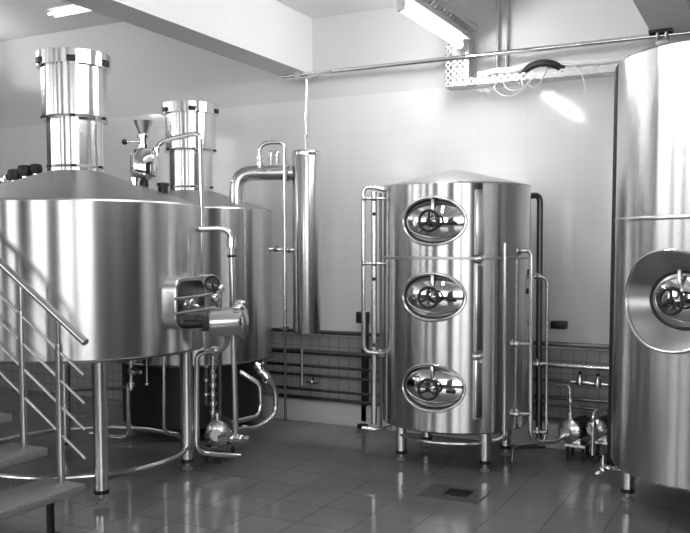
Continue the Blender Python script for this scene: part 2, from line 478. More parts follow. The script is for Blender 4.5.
# ------------------------------------------------------------------ vessel shells with hatch holes
def shell(A, R, z0, z1, holes, ncol=96, rot0=0.0):
    """open vertical cylinder; holes = [(zc, a, b, half columns, half height)] centred on angle rot0"""
    mb = MB(); bm = mb.bm
    dth = 2 * PI / ncol
    def P(s, z): return (A[0] + R * cos(rot0 + s / R), A[1] + R * sin(rot0 + s / R), z)
    def V(s, z): return bm.verts.new(P(s, z))
    zs = []
    c = z0
    bands = []
    for (zc, a, b, hc, hh) in sorted(holes):
        bands.append((c, zc - hh, None)); bands.append((zc - hh, zc + hh, (zc, a, b, hc, hh))); c = zc + hh
    bands.append((c, z1, None))
    for (b0, b1, h) in bands:
        if b1 - b0 < 1e-4: continue
        rows = 8 if h else 2
        zz = [b0 + (b1 - b0) * k / rows for k in range(rows + 1)]
        for col in range(-ncol // 2, ncol // 2):
            if h and -h[3] <= col < h[3]: continue
            for k in range(rows):
                s0, s1 = col * dth * R, (col + 1) * dth * R
                bm.faces.new((V(s0, zz[k]), V(s1, zz[k]), V(s1, zz[k + 1]), V(s0, zz[k + 1])))
        if h:
            zc, a, b, hc, hh = h
            per = []
            for k in range(-hc, hc): per.append((k * dth * R, b0))
            for k in range(rows): per.append((hc * dth * R, zz[k]))
            for k in range(hc, -hc, -1): per.append((k * dth * R, b1))
            for k in range(rows, 0, -1): per.append((-hc * dth * R, zz[k]))
            def ell(p):
                x, y = p[0] / (hc * dth * R), (p[1] - zc) / hh
                an = atan2(y, x); return (a * cos(an), zc + b * sin(an))
            E = [ell(p) for p in per]
            L = 4; n = len(per)
            for k in range(n):
                k2 = (k + 1) % n
                for l in range(L):
                    t0_, t1_ = l / L, (l + 1) / L
                    f = lambda p, e, t_: (p[0] + (e[0] - p[0]) * t_, p[1] + (e[1] - p[1]) * t_)
                    q = [f(per[k], E[k], t0_), f(per[k2], E[k2], t0_), f(per[k2], E[k2], t1_), f(per[k], E[k], t1_)]
                    bm.faces.new([V(*x) for x in q])
    bmesh.ops.remove_doubles(bm, verts=bm.verts[:], dist=1e-5)
    return mb

def build_shell(mb, A, name, mat, parent):
    o = mb.build(name, mat, parent, sharp=180)
    me = o.data; org = Vector(o['_o'])
    nr = []
    for v in me.vertices:
        d = Vector((v.co.x + org.x - A[0], v.co.y + org.y - A[1], 0)).normalized(); nr.append(d)
    # consistent outward faces
    bm = bmesh.new(); bm.from_mesh(me)
    for f in bm.faces:
        c = f.calc_center_median()
        if f.normal.dot(Vector((c.x + org.x - A[0], c.y + org.y - A[1], 0))) < 0: f.normal_flip()
    bm.to_mesh(me); bm.free()
    me.normals_split_custom_set_from_vertices(nr)
    return o

def manway(parent, A, R, ang, zc, a, b, depth=.06, a2=None, b2=None, wheel_dx=0.0):
    """elliptical hatch set into the shell: rim > recess, lid, handwheel, yoke"""
    a2 = a2 or a * .94; b2 = b2 or b * .92
    c = Vector((A[0] + R * cos(ang), A[1] + R * sin(ang), zc))
    FR = frame_at(c, (cos(ang), sin(ang), 0))
    def surf(t_, a_, b_, off=0):
        s = a_ * cos(t_); 
        return Vector((A[0] + (R + off) * cos(ang + s / R), A[1] + (R + off) * sin(ang + s / R), zc + b_ * sin(t_)))
    N = 64
    rim = MB().tube([surf(2 * PI * k / N, a, b, .002) for k in range(N)], .011, n=10, closed=True).build('manway_rim', M['satin'], parent)
    mb = MB()
    r0 = [mb.bm.verts.new(surf(2 * PI * k / N, a, b)) for k in range(N)]
    prev = r0
    for l in range(1, 5):
        f = l / 4
        ring = []
        for k in range(N):
            t_ = 2 * PI * k / N
            p = surf(t_, a, b).lerp(FR @ Vector((a2 * cos(t_), b2 * sin(t_), -depth)), f)
            ring.append(mb.bm.verts.new(p))
        for k in range(N):
            k2 = (k + 1) % N
            mb.bm.faces.new((prev[k], prev[k2], ring[k2], ring[k]))
        prev = ring
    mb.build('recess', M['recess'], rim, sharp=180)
    MB().torus(1, .010, FR @ T(0, 0, -depth + .002), n=64, a=a2, b=b2).build('gasket_ring', M['dark'], rim)
    mb = MB(); prev = None
    for l in range(0, 13):
        f = l / 12
        ring = [mb.bm.verts.new(FR @ Vector((a2 * (1 - f) * cos(2 * PI * k / N), b2 * (1 - f) * sin(2 * PI * k / N), -depth + .002 + .045 * (1 - (1 - f) ** 2)))) for k in range(N)] if f < .999 else [mb.bm.verts.new(FR @ Vector((0, 0, -depth + .047)))]
        if prev:
            for k in range(N):
                k2 = (k + 1) % N
                if len(ring) == 1: mb.bm.faces.new((prev[k], prev[k2], ring[0]))
                else: mb.bm.faces.new((prev[k], prev[k2], ring[k2], ring[k]))
        prev = ring
    mb.build('lid', M['mirror'], rim, sharp=180)
    wz = .125 - depth
    # yoke arm from the top of the hatch down to the spindle
    MB().mbox(FR @ T(0, b2 * .55, -depth + .045), (.022, b2 * 1.05, .016), bev=.004).cyl(FR @ Vector((0, 0, -depth + .03)), FR @ Vector((0, 0, wz)), .012).build('yoke', M['satin'], rim)
    mb = MB().torus(.070, .0105, FR @ T(0, 0, wz), n=32)
    for k in range(3):
        an = PI / 2 + k * 2 * PI / 3
        mb.cyl(FR @ Vector((0, 0, wz)), FR @ Vector((.070 * cos(an), .070 * sin(an), wz)), .008, n=10)
    mb.lathe([(0, .018), (.016, .016), (.02, 0), (.016, -.012), (0, -.012)], FR @ T(0, 0, wz), n=20)
    mb.build('handwheel', M['black'], rim)
    # side locking lug
    MB().mbox(FR @ T(a2 * .62, -b2 * .12, -depth + .035), (.07, .022, .02), bev=.005).ball(FR @ Vector((a2 * .72, -b2 * .1, -depth + .055)), .014).build('latch', M['dark'], rim)
    return rim

def leg(parent, x, y, z1, r, mat='satin', foot='galv'):
    l = MB().cyl((x, y, .075), (x, y, z1), r, n=28).build('leg', M[mat], parent)
    MB().lathe([(0, .001), (.036, .001), (.038, .010), (.026, .018), (.016, .024), (.018, .08), (0, .08)], T(x, y, 0), n=24).build('foot', M[foot], l)
    MB().lathe([(0, .055), (r + .004, .055), (r + .004, .08), (0, .08)], T(x, y, 0), n=28).build('collar', M['dark'], l)
    return l

# ------------------------------------------------------------------ middle tank
A2, R2 = (-2.144, 6.0), .55
t2 = thing('storage_tank', 'upright three-hatch steel tank in the middle of the room', 'tank', (A2[0], A2[1], 0))
ang2 = radians(-87.5)
ZH = [W(435, y, 5.83).z for y in (221, 297, 388)]
hole = [(z, .235, .165, 12, .20) for z in ZH]
build_shell(shell(A2, R2, .312, 2.045, hole, rot0=ang2), A2, 'shell', M['shell'], t2)
MB().lathe([(R2, 2.045), (R2 - .004, 2.056), (R2 - .015, 2.06), (.06, 2.175), (0, 2.18)], T(*A2, 0), n=96).build('cone_roof', M['cone'], t2)
MB().lathe([(R2, .312), (R2 - .01, .300), (R2 - .03, .294), (.1, .24), (0, .24)], T(*A2, 0), n=96).build('tank_bottom', M['satin'], t2)
MB().lathe([(R2, 1.540), (R2 + .003, 1.537), (R2 + .003, 1.523), (R2, 1.520)], T(*A2, 0), n=96).build('weld_band', M['cone'], t2)
for z in ZH: manway(t2, A2, R2, ang2, z, .235, .165)
for sx, sy in ((-1, -1), (1, -1), (-1, 1), (1, 1)):
    leg(t2, A2[0] + .327 * sx, A2[1] - .255 + .26 * (sy + 1), .33, .042)
MB().torus(.42, .016, T(A2[0], A2[1], .205), n=64).build('base_ring', M['satin'], t2)
# level gauge on the front
ag = cyl_angle(479.5, A2, R2 + .02)
gp = Vector((A2[0] + (R2 + .012) * cos(ag), A2[1] + (R2 + .012) * sin(ag), 0))
FG = lambda z: frame_at((gp.x, gp.y, z), (cos(ag), sin(ag), 0))
zz = [W(480, y, 5.8).z for y in (190, 255, 263, 352, 359, 419)]
g = None
for k in (0, 2, 4):
    zc, h = (zz[k] + zz[k + 1]) / 2, zz[k] - zz[k + 1]
    g = MB().mbox(FG(zc), (.062, h, .03), bev=.008).build('level_gauge', M['satin'], t2)
    MB().mbox(FG(zc) @ T(0, 0, .012), (.040, h - .04, .012), bev=.003).build('gauge_glass', M['cone'] if k == 0 else M['oldpipe'], g)
for z in (zz[2] + .03, (zz[3] + zz[4]) / 2):
    MB().ball(FG(z) @ Vector((0, 0, .012)), .022, (1, 1, 1)).mbox(FG(z) @ T(0, 0, .0), (.07, .02, .04), bev=.004).build('gauge_fitting', M['mirror'], t2)

# ------------------------------------------------------------------ large right tank
A3, R3 = (-.213, 5.454), .675
t3 = thing('fermentation_tank', 'large tall steel tank cut off by the right edge of the photo', 'tank', (A3[0], A3[1], 0))
cpt = W(702, 299, 4.74)
ang3 = atan2(cpt.y - A3[1], cpt.x - A3[0])
Z3 = cpt.z
build_shell(shell(A3, R3, .30, 2.69, [(Z3, .335, .276, 16, .33)], rot0=ang3), A3, 'shell', M['shell'], t3)
MB().lathe([(R3, 2.69), (R3 - .006, 2.705), (R3 - .03, 2.715), (.1, 2.80), (0, 2.80)], T(*A3, 0), n=96).build('cone_roof', M['cone'], t3)
MB().lathe([(R3, .30), (R3 - .01, .285), (R3 - .03, .278), (.1, .22), (0, .22)], T(*A3, 0), n=96).build('tank_bottom', M['satin'], t3)
zb = W(640, 219, 4.8).z
MB().lathe([(R3, zb + .012), (R3 + .003, zb + .007), (R3 + .003, zb - .007), (R3, zb - .012)], T(*A3, 0), n=96).build('weld_band', M['satin'], t3)
manway(t3, A3, R3, ang3, Z3, .335, .276, depth=.14, a2=.20, b2=.158)
lp = WZ(624, 500, 0)
la = atan2(lp.y - A3[1], lp.x - A3[0]); lr = hypot(lp.y - A3[1], lp.x - A3[0])
lr = min(lr, .58)
pipe_top = W(619, 66, 5.45)
for k in range(4):
    leg(t3, A3[0] + lr * cos(la + k * PI / 2), A3[1] + lr * sin(la + k * PI / 2), .32, .040)

# ------------------------------------------------------------------ brew kettles
def kettle(name, label, A, R, z0, z1, nz, D, legs, rleg, extra):
    t = thing(name, label, 'kettle', (A[0], A[1], 0))
    yb, ym, yt, yf = nz
    build_shell(shell(A, R, z0, z1, [], rot0=0), A, 'shell', M['shell'], t)
    rl, ru, rf = .188, .217, .236
    zc = yb
    MB().lathe([(R, z1), (R - .004, z1 + .012), (R - .02, z1 + .018), (rl, zc), (0, zc)], T(*A, 0), n=96).build('cone_roof', M['cone'], t)
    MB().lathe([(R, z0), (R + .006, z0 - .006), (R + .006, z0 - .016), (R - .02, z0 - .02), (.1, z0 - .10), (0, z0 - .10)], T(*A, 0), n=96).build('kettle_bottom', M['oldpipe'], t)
    MB().lathe([(rl, zc - .01), (rl, ym)], T(*A, 0), n=64).build('lower_neck', M['neck'], t)
    MB().lathe([(ru, ym + .005), (ru, yt)], T(*A, 0), n=64).build('upper_neck', M['neck'], t)
    def clampband(z, r, h, n):
        o = MB().lathe([(r - .03, z - h / 2), (r + .012, z - h / 2), (r + .018, z), (r + .012, z + h / 2), (r - .03, z + h / 2)], T(*A, 0), n=64).build('neck_band', M['mirror'], t)
        for k in range(n):
            an = 2 * PI * k / n + .2
            MB().mbox(frame_at((A[0] + (r + .02) * cos(an), A[1] + (r + .02) * sin(an), z), (cos(an), sin(an), 0)), (.035, h * .9, .02), bev=.004).build('clamp_lug', M['dark'], o)
    clampband(ym, ru - .008, .020, 6)
    clampband(zc + .03, rl - .012, .02, 6)
    fl = MB().lathe([(ru - .02, yt), (rf + .012, yt), (rf + .012, yf), (0, yf)], T(*A, 0), n=64).build('top_flange', M['neck'], t)
    for k in range(6):
        an = 2 * PI * k / 6 - 1.9
        MB().mbox(frame_at((A[0] + (rf + .014) * cos(an), A[1] + (rf + .014) * sin(an), yt + (yf - yt) * .28), (cos(an), sin(an), 0)), (.06, (yf - yt) * .45, .02), bev=.005).build('flange_lug', M['dark'], fl)
    for an in legs:
        leg(t, A[0] + rleg * cos(an), A[1] + rleg * sin(an), z0 - .01, .045)
    if not extra: MB().lathe([(rleg + .05, z0 - .018), (rleg + .05, .12), (rleg, .12), (rleg, z0 - .018)], T(*A, 0), n=64).build('added_dark_skirt', M['dark'], t)  # guessed dark skirt, added so the space under the rear kettle goes black
    if extra: MB().torus(rleg, .017, T(A[0], A[1], .17), n=96).build('base_ring', M['satin'], t)
    return t
A1, R1 = (-4.345, 4.368), .862
Zk1 = [W(75, y, 5.70).z for y in (170, 116, 64, 50)]
k1 = kettle('brewing_kettle', 'big steel brewing kettle on legs behind the stair railing', A1, R1, .918, 1.885, Zk1, 5.9, [radians(a) for a in (-36, 36, 144, 216)], .740, True)
Ak2, Rk2 = (-4.565, 5.947), .70
Zk2 = [W(193, y, 7.2).z for y in (190, 149, 112, 102)]
k2 = kettle('brewing_kettle', 'smaller steel kettle standing behind the big one', Ak2, Rk2, .66, 1.92, Zk2, 7.1, [radians(a) for a in (-35, 55, 145, 235)], .56, False)

# hatch on the big kettle: rounded rectangular neck with safety bars
ah = cyl_angle(181, A1, R1)
hz = W(181, 303, 5.45).z
hc = Vector((A1[0] + R1 * cos(ah), A1[1] + R1 * sin(ah), hz))
FH = frame_at(hc, (cos(ah), sin(ah), 0))
def rrect(w, h, r, z, n=6):
    out = []
    for cx, cy, a0 in ((w / 2 - r, h / 2 - r, 0), (-w / 2 + r, h / 2 - r, PI / 2), (-w / 2 + r, -h / 2 + r, PI), (w / 2 - r, -h / 2 + r, 3 * PI / 2)):
        for k in range(n + 1):
            an = a0 + PI / 2 * k / n
            out.append(Vector((cx + r * cos(an), cy + r * sin(an), z)))
    return out
def loft(mb, rings, close=True):
    rv = [[mb.bm.verts.new(p) for p in r] for r in rings]
    n = len(rv[0])
    for a_, b_ in zip(rv, rv[1:]):
        for k in range(n):
            mb.bm.faces.new((a_[k], a_[(k + 1) % n], b_[(k + 1) % n], b_[k]))
    return rv
mb = MB()
hw, hh = .36, .34
loft(mb, [[FH @ p for p in rrect(hw, hh, .09, -.07)], [FH @ p for p in rrect(hw, hh, .09, .075)], [FH @ p for p in rrect(hw - .012, hh - .012, .085, .082)], [FH @ p for p in rrect(hw - .05, hh - .05, .07, .082)], [FH @ p for p in rrect(hw - .05, hh - .05, .07, .01)]])
hf = mb.build('hatch_frame', M['satin'], k1)
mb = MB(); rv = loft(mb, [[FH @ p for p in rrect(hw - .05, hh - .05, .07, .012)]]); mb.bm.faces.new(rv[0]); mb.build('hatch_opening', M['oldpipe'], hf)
for y in (.035, -.06):
    MB().tube([FH @ Vector((-hw / 2 - .01, y, .09)), FH @ Vector((hw / 2 + .10, y + .01, .09))], .011).build('safety_bar', M['pipe'], hf)
MB().ball(FH @ Vector((-.01, -.01, .04)), .035).ball(FH @ Vector((.05, .0, .04)), .028).cyl(FH @ Vector((.05, -.01, .02)), FH @ Vector((.09, -.03, .08)), .012).build('spray_head', M['mirror'], hf)
mb = MB()
mb.tube([FH @ Vector((hw / 2 + .02, .17, .02)), FH @ Vector((hw / 2 + .02, .17, .14)), FH @ Vector((hw / 2 + .09, .10, .14)), FH @ Vector((hw / 2 + .10, -.1, .12))], .012, fil=.04)
mb.build('hinge_arm', M['pipe'], hf)

# round motor unit with dished end plate beside the hatch
m0, m1 = W(210, 323, 5.42), W(245, 321, 5.42)
ax = (m1 - m0).normalized()
FM = frame_at(m0, ax)
L_ = (m1 - m0).length
mt = thing('agitator_drive', 'drum-shaped steel drive unit with a round end plate beside the big kettle hatch', 'drive unit', m0 - Vector((0, 0, .1)))
MB().lathe([(0, 0), (.075, 0), (.092, .012), (.095, .03), (.095, L_ - .03), (0, L_ - .03)], FM, n=40).build('drum', M['satin'], mt)
MB().lathe([(0, L_ - .03), (.120, L_ - .03), (.125, L_ - .02), (.120, L_ - .008), (.08, L_ + .012), (0, L_ + .03)], FM, n=40).build('end_plate', M['mirror'], mt)
for k in (0.5, 1.3, 2.2):
    MB().ball(FM @ Vector((.115 * cos(k), .115 * sin(k), L_ - .03)), .028, (1, 1, 1.5), FM.to_3x3().to_4x4()).build('clamp_knob', M['mirror'], mt)
MB().mbox(FM @ T(0, 0, -.02), (.10, .10, .05), bev=.01).cyl(FM @ Vector((0, 0, -.17)), FM @ Vector((0, 0, .0)), .03).build('mounting_bracket', M['dark'], mt)
# valve cluster above the drive unit
vc = W(215, 297, 5.5)
t = thing('valve', 'cluster of small chrome valve fittings above the drum-shaped drive unit', 'valve', vc)
MB().ball(vc, .035).ball(vc + Vector((.05, 0, .06)), .028).cyl(vc + Vector((-.10, .02, .08)), vc + Vector((.05, 0, .06)), .014).cyl(vc, vc + Vector((.05, 0, .06)), .02).cyl(vc, vc + Vector((-.06, .1, -.06)), .015).build('valve_body', M['mirror'], t)
MB().torus(.045, .009, frame_at(vc + Vector((.0, -.03, .09)), (.3, -1, .1))).cyl(vc, vc + Vector((0, -.03, .09)), .008).build('valve_handle', M['dark'], t)

# ------------------------------------------------------------------ pipes: helper for one run = one thing
def pipe(pts, r, label, fil=.07, mat='pipe', collars=(), cr=1.7, name='steel_pipe', n=14):
    pts = [Vector(p) for p in pts]
    base = min(pts, key=lambda p: p.z)
    t = thing(name, label, 'pipe', base)
    MB().tube(pts, r, fil=fil, n=n).build('tube', M[mat], t)
    for (c, d) in collars:
        MB().collar(c, d, r * cr, r * 1.6).build('coupling', M['mirror'], t)
    return t
Z3v = (0, 0, 1)
# beside the middle tank, left
D = 6.25
pipe([W(384, 190, 6.25), W(372, 187, D), W(363.5, 188, D), W(363.5, 352, D), W(381, 353, D), W(391, 353, 6.3)], .017, 'outermost pipe on the left of the middle tank, bent in at both ends', .06, collars=[(W(381, 353, D), (1, 0, 0))])
sg = thing('sight_glass', 'thick pale sight tube on the left side of the middle tank', 'gauge', W(375, 424, D + .02))
MB().cyl(W(374, 192, D + .02), W(374, 424, D + .02), .022).build('tube', M['satin'], sg)
for y in (214, 279, 345):
    MB().ball(W(374, y, D - .01), .014).cyl(W(374, y, D - .02), W(374, y, D + .03), .012).build('port', M['black'], sg)
pipe([W(380.5, 193, D + .01), W(381, 428, D + .01), W(372, 429, D)], .010, 'thin dark pipe hugging the left edge of the middle tank', .03, mat='oldpipe')
pipe([W(362, 428, D - .04), W(378, 430, D - .06), W(391, 427, D + .02)], .016, 'short curved pipe near the floor left of the middle tank', .05)
for y, lab in ((198.5, 'upper cross clamp holding the pipes left of the middle tank'), (263.5, 'lower cross clamp holding the pipes left of the middle tank')):
    t = thing('pipe_clamp', lab, 'clamp', W(374, y, D - .03))
    MB().cyl(W(362, y, D - .035), W(386, y, D - .02), .011).build('bar', M['pipe'], t)
    MB().ball(W(374, y, D - .045), .02).ball(W(364, y, D - .04), .018).build('boss', M['mirror'], t)
# right of the middle tank
p = [W(505, 243, 5.76), W(504.6, 438, 5.76), W(493, 440, 5.80)]
pipe(p, .0125, 'thin straight pipe standing in front of the middle tank, right side', .05)
pipe([W(509, 251, 6.02), W(519, 250.5, 5.95), W(531.5, 251, 5.95), W(530.5, 442, 5.95), W(556, 442, 6.0), W(566, 432, 6.22)], .018, 'tall pipe bent over at the top, running down from the middle tank to the pump', .09,
     collars=[(W(514, 250.5, 5.97), (1, -.3, 0)), (W(519, 250.5, 5.95), (1, -.3, 0))], cr=1.5)
pipe([W(527, 196, 6.42), W(540, 195, 6.45), W(539, 344, 6.45), W(539, 440, 6.45)], .024, 'thick dark pipe curving from the top right edge of the middle tank', .11, mat='oldpipe')
pipe([W(532, 276.5, 6.2), W(547.5, 277, 6.2), W(546, 443, 6.2), W(515, 445, 6.15)], .014, 'slim pipe furthest from the middle tank on its right, bent at the top', .09, collars=[(W(538, 276.5, 6.2), (1, -.3, 0))])
def stub(x0, x1, y, D0, lab, tee=True):
    t = thing('pipe_branch', lab, 'pipe', W((x0 + x1) / 2, y, D0))
    MB().cyl(W(x0, y, D0), W(x1, y, D0), .012).build('tube', M['pipe'], t)
    xm = x0 + (x1 - x0) * .3
    MB().ball(W(xm, y, D0), .024).cyl(W(xm, y - 5, D0), W(xm, y + 3, D0), .010).build('valve_body', M['mirror'], t)
stub(511, 530, 344, 5.90, 'upper short valve branch between the two pipes right of the middle tank')
stub(511, 530, 414, 5.90, 'lower short valve branch between the two pipes right of the middle tank')
stub(533, 547, 364, 6.10, 'short branch joining the two right-hand pipes at the height of the wall pipe')
stub(533, 546, 432, 6.10, 'short branch joining the two right-hand pipes just above the floor')
for (x, y, lab) in ((530, 272, 'upper dark valve knob on the right flank of the middle tank'), (532, 291, 'lower dark valve knob on the right flank of the middle tank')):
    c = W(x - 4, y, 6.12)
    t = thing('valve', lab, 'valve', c)
    MB().box(c, (.075, .05, .045), bev=.01).build('valve_body', M['black'], t)
    MB().cyl(c, c + Vector((-.09, .02, 0)), .010).build('stem', M['satin'], t)
# hose support foot
pt = W(515, 452, 6.15)
pipe([W(512, 462, 6.12), W(513, 447, 6.14), W(545, 447, 6.2)], .012, 'low dark pipe just above the floor right of the middle tank', .03, mat='oldpipe')

# wall pipes, left bay to middle tank
def wallpipe(x0, x1, z, r, lab, m_):
    t = pipe([(x0, 6.61, z), (x1, 6.61, z)], r, lab, mat=m_)
    for x in (x0 + .12, x1 - .12):
        MB().cyl((x, 6.61, z), (x, 6.70, z), .008).build('standoff', M['dark'], t)
    return t
ys = [(353.5, .024, 'oldpipe', 'thickest wall pipe left of the middle tank, top of the rack'), (367.5, .013, 'oldpipe', 'second wall pipe from the top, left of the middle tank'),
      (377, .013, 'oldpipe', 'third wall pipe from the top, left of the middle tank'), (391.5, .013, 'oldpipe', 'fourth wall pipe from the top, left of the middle tank'), (400, .016, 'oldpipe', 'lowest wall pipe left of the middle tank')]
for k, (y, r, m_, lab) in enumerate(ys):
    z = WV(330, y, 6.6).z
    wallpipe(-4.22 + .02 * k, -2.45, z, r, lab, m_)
zt_, zb_ = WV(302, 347, 6.58).z, WV(302, 385, 6.58).z
vx = WV(302, 360, 6.57).x
t = pipe([(vx, 6.57, zt_), (vx, 6.57, zb_)], .012, 'short vertical pipe crossing the wall pipes left of the middle tank', collars=[((vx, 6.57, zt_ - .03), Z3v)])
c = WV(312, 382, 6.595)
t = thing('valve', 'small chrome valve on the wall pipes beneath the vertical condenser', 'valve', c)
MB().ball(c, .026).cyl(c + Vector((-.06, .0, 0)), c + Vector((.07, 0, 0)), .016).build('valve_body', M['satin'], t)
MB().cyl(c, c + Vector((.03, -.03, .05)), .007).build('valve_handle', M['dark'], t)
t = thing('pipe_stand', 'dark upright post with clamps holding the wall pipes left of the middle tank', 'bracket', (-3.22, 6.58, 0))
MB().box((-3.22, 6.665, .53), (.05, .05, .94)).build('post', M['dark'], t)
MB().box((-3.22, 6.62, .99), (.11, .07, .10), bev=.01).build('head', M['black'], t)
MB().box((-3.22, 6.63, .02), (.09, .08, .04), bev=.008).build('foot', M['dark'], t)
# wall pipes, right bay
for k, (y, r, m_, lab) in enumerate([(366.5, .021, 'pipe', 'bright thick wall pipe between the middle tank and the large right tank'), (382, .012, 'oldpipe', 'second wall pipe from the top behind the pumps'),
        (399.5, .014, 'oldpipe', 'third wall pipe from the top behind the pumps'), (407.5, .012, 'oldpipe', 'fourth wall pipe from the top behind the pumps'), (421, .012, 'oldpipe', 'lowest wall pipe behind the pumps')]):
    z = WV(575, y, 6.6).z
    wallpipe(-1.85, -.35, z, r, lab, m_)
c = WV(558.5, 325, 6.64)
tag(MB().box((c.x, 6.66, c.z), (.12, .08, .06), bev=.006).build('junction_box', M['black']), 'small black box on the wall right of the middle tank', 'box')
for (x, y, s_, lab) in ((580, 381, 1.0, 'dark conical valve on the wall pipe above the round pump'), (598, 383, 1.0, 'chrome valve on the wall pipe next to the right tank')):
    c = WV(x, y, 6.55)
    t = thing('valve', lab, 'valve', c)
    MB().lathe([(0, -.03), (.03, -.03), (.034, -.01), (.014, .05), (0, .055)], T(*c), n=20).cyl(c + Vector((-.07, 0, -.01)), c + Vector((.08, 0, -.01)), .016).build('valve_body', M['satin'], t)
    MB().ball(c + Vector((0, 0, .065)), .015).build('valve_handle', M['black'], t)

pb = W(608, 462, 5.45)
pipe([Vector((pipe_top.x + .09, pipe_top.y - .02, pipe_top.z)), pipe_top, Vector((pipe_top.x, pipe_top.y, pb.z)), Vector((pipe_top.x + .12, pipe_top.y - .02, pb.z))], .027, 'tall dark pipe running down the left edge of the large right tank', .05, mat='dark')
# pumps
def pump(px, py, D0, r, label, axis=(-.25, -1, 0), port=True):
    c = W(px, py, D0)
    t = thing('pump', label, 'pump', (c.x, c.y, 0))
    FP = frame_at(c, axis)
    MB().lathe([(0, .0), (r * .96, .0), (r, .01), (r, .05), (r * .75, .065), (r * .35, .075), (r * .33, .10), (r * .45, .10), (r * .45, .115), (0, .115)], FP, n=40).build('volute', M['satin'], t)
    MB().lathe([(0, .0), (r * .92, .0), (r * .95, -.02), (r * .95, -.20), (r * .8, -.23), (0, -.23)], FP, n=32).build('motor', M['dark'], t)
    if port: MB().tube([FP @ Vector((0, r * .7, .03)), FP @ Vector((0, r * 1.6, .03))], .02).collar(FP @ Vector((0, r * 1.5, .03)), FP.to_3x3() @ Vector((0, 1, 0)), .03, .02).build('outlet', M['pipe'], t)
    zb = max(.03, c.z - r - .03)
    q = FP @ Vector((0, 0, -.10))
    MB().box((q.x, q.y, zb), (.15, .24, .02)).box((q.x, q.y, (zb + c.z) / 2), (.06, .12, c.z - zb)).build('base_plate', M['satin'], t)
    for sx in (-.055, .055):
        for sy in (-.09, .09): MB().cyl((q.x + sx, q.y + sy, 0), (q.x + sx, q.y + sy, zb), .014).build('foot', M['rubber'], t)
    return c, FP
c, FP = pump(572, 430, 6.22, .085, 'round-faced pump on the floor between the middle tank and the right tank')
pipe([WV(557, 386, 6.42), WV(570, 386, 6.38), W(570.5, 419, 6.2)], .014, 'pipe rising from the round-faced pump and bending left to the wall', .05, collars=[(W(570.5, 400, 6.22), Z3v)])
c, FP = pump(598, 428, 6.15, .075, 'pump half hidden behind the left edge of the large right tank', port=False)
pipe([W(604, 410, 6.1), W(593.5, 411, 5.98), W(592.5, 455, 5.98)], .016, 'elbow pipe dropping to the floor in front of the half hidden pump', .06, collars=[(W(593.3, 424, 5.98), Z3v)])
c = W(603, 470, 5.62)
t = thing('valve', 'shiny drain valve near the floor at the left foot of the large right tank', 'valve', c)
MB().ball(c, .032).ball(c + Vector((.035, .0, .015)), .030, (1, .7, .7)).cyl(c, c + Vector((.0, 0, .10)), .015).cyl(c + Vector((-.04, -.02, -.03)), c, .018).build('valve_body', M['mirror'], t)
MB().tube([c + Vector((0, 0, .09)), c + Vector((-.03, -.03, .1)), c + Vector((-.05, -.05, .06))], .008, fil=.02).build('valve_handle', M['dark'], t)
pipe([c + Vector((.03, .01, .01)), c + Vector((.17, .05, .01)), c + Vector((.2, .06, .14))], .018, 'short drain pipe running under the large right tank', .04)

# ------------------------------------------------------------------ condenser, vapour pipe and their pipework
cx, cy = -3.481, 6.08
zt, zb = W(306.5, 151, 7.0).z, W(306.5, 333, 7.0).z
t = thing('condenser', 'narrow upright steel cylinder hanging beside the rear kettle', 'condenser', (cx, cy, zb))
MB().lathe([(0, zb), (.108, zb), (.116, zb + .012), (.116, zt - .012), (.108, zt), (0, zt + .006)], T(cx, cy, 0), n=48).build('shell', M['shell'], t)
MB().lathe([(.116, zt - .04), (.122, zt - .038), (.122, zt - .018), (.116, zt - .016)], T(cx, cy, 0), n=48).build('top_band', M['mirror'], t)
t = pipe([(cx, cy, zt), (cx, cy, 3.0), (cx + .0, 6.50, PZ)], .012, 'thin rod-like pipe rising from the upright cylinder to the ceiling pipe', .02, collars=[((cx, cy, zt + .12), Z3v)])
# wide vapour elbow from rear kettle roof to condenser
e0 = Vector((-4.03, 5.80, 0)); zc_el = W(270, 172, 6.95).z
pv0 = W(237, 200, 7.05)
t = thing('vapour_pipe', 'wide curved pipe from the rear kettle roof to the upright cylinder', 'pipe', pv0)
MB().tube([pv0 + Vector((0, 0, -.06)), Vector((pv0.x, pv0.y, zc_el)), Vector((cx - .10, cy, zc_el))], .062, fil=.24, n=24).build('elbow', M['satin'], t)
dd = (Vector((cx, cy, zc_el)) - Vector((pv0.x, pv0.y, zc_el))).normalized()
mb = MB(); mb.collar(Vector((cx, cy, zc_el)) - dd * .15, dd, .082, .022, 32); mb.collar(Vector((cx, cy, zc_el)) - dd * .18, dd, .082, .018, 32)
mb.build('flange', M['mirror'], t)
tp = Vector((pv0.x, pv0.y, zc_el)).lerp(Vector((cx, cy, zc_el)), .62)
for (x, lab) in ((271, 'left small relief valve on top of the wide curved pipe'), (277, 'right small relief valve on top of the wide curved pipe')):
    q = W(x, 165, 6.9); q.z = zc_el + .055
    t = thing('relief_valve', lab, 'valve', q)
    MB().cyl(q, q + Vector((0, 0, .06)), .012).cyl(q + Vector((0, 0, .03)), q + Vector((0, 0, .05)), .022).build('valve_body', M['satin'], t)
    MB().lathe([(0, .06), (.020, .06), (.024, .09), (.014, .115), (0, .115)], T(*q), n=16).build('cap', M['mirror'], t)
D = 6.85
pipe([W(260, 168, D), W(259.5, 147, D), W(266, 143, D), W(284.5, 142, D), W(285, 330, D)], .017, 'tall bent pipe standing between the rear kettle and the upright cylinder', .06,
     collars=[(W(259.7, 158, D), Z3v), (W(285, 328, D), Z3v), (W(260, 164, D), Z3v)], cr=1.9)
pipe([W(285, 330, D), W(285.5, 421, D)], .011, 'thin pipe continuing down to the floor from the tall bent pipe', mat='oldpipe')
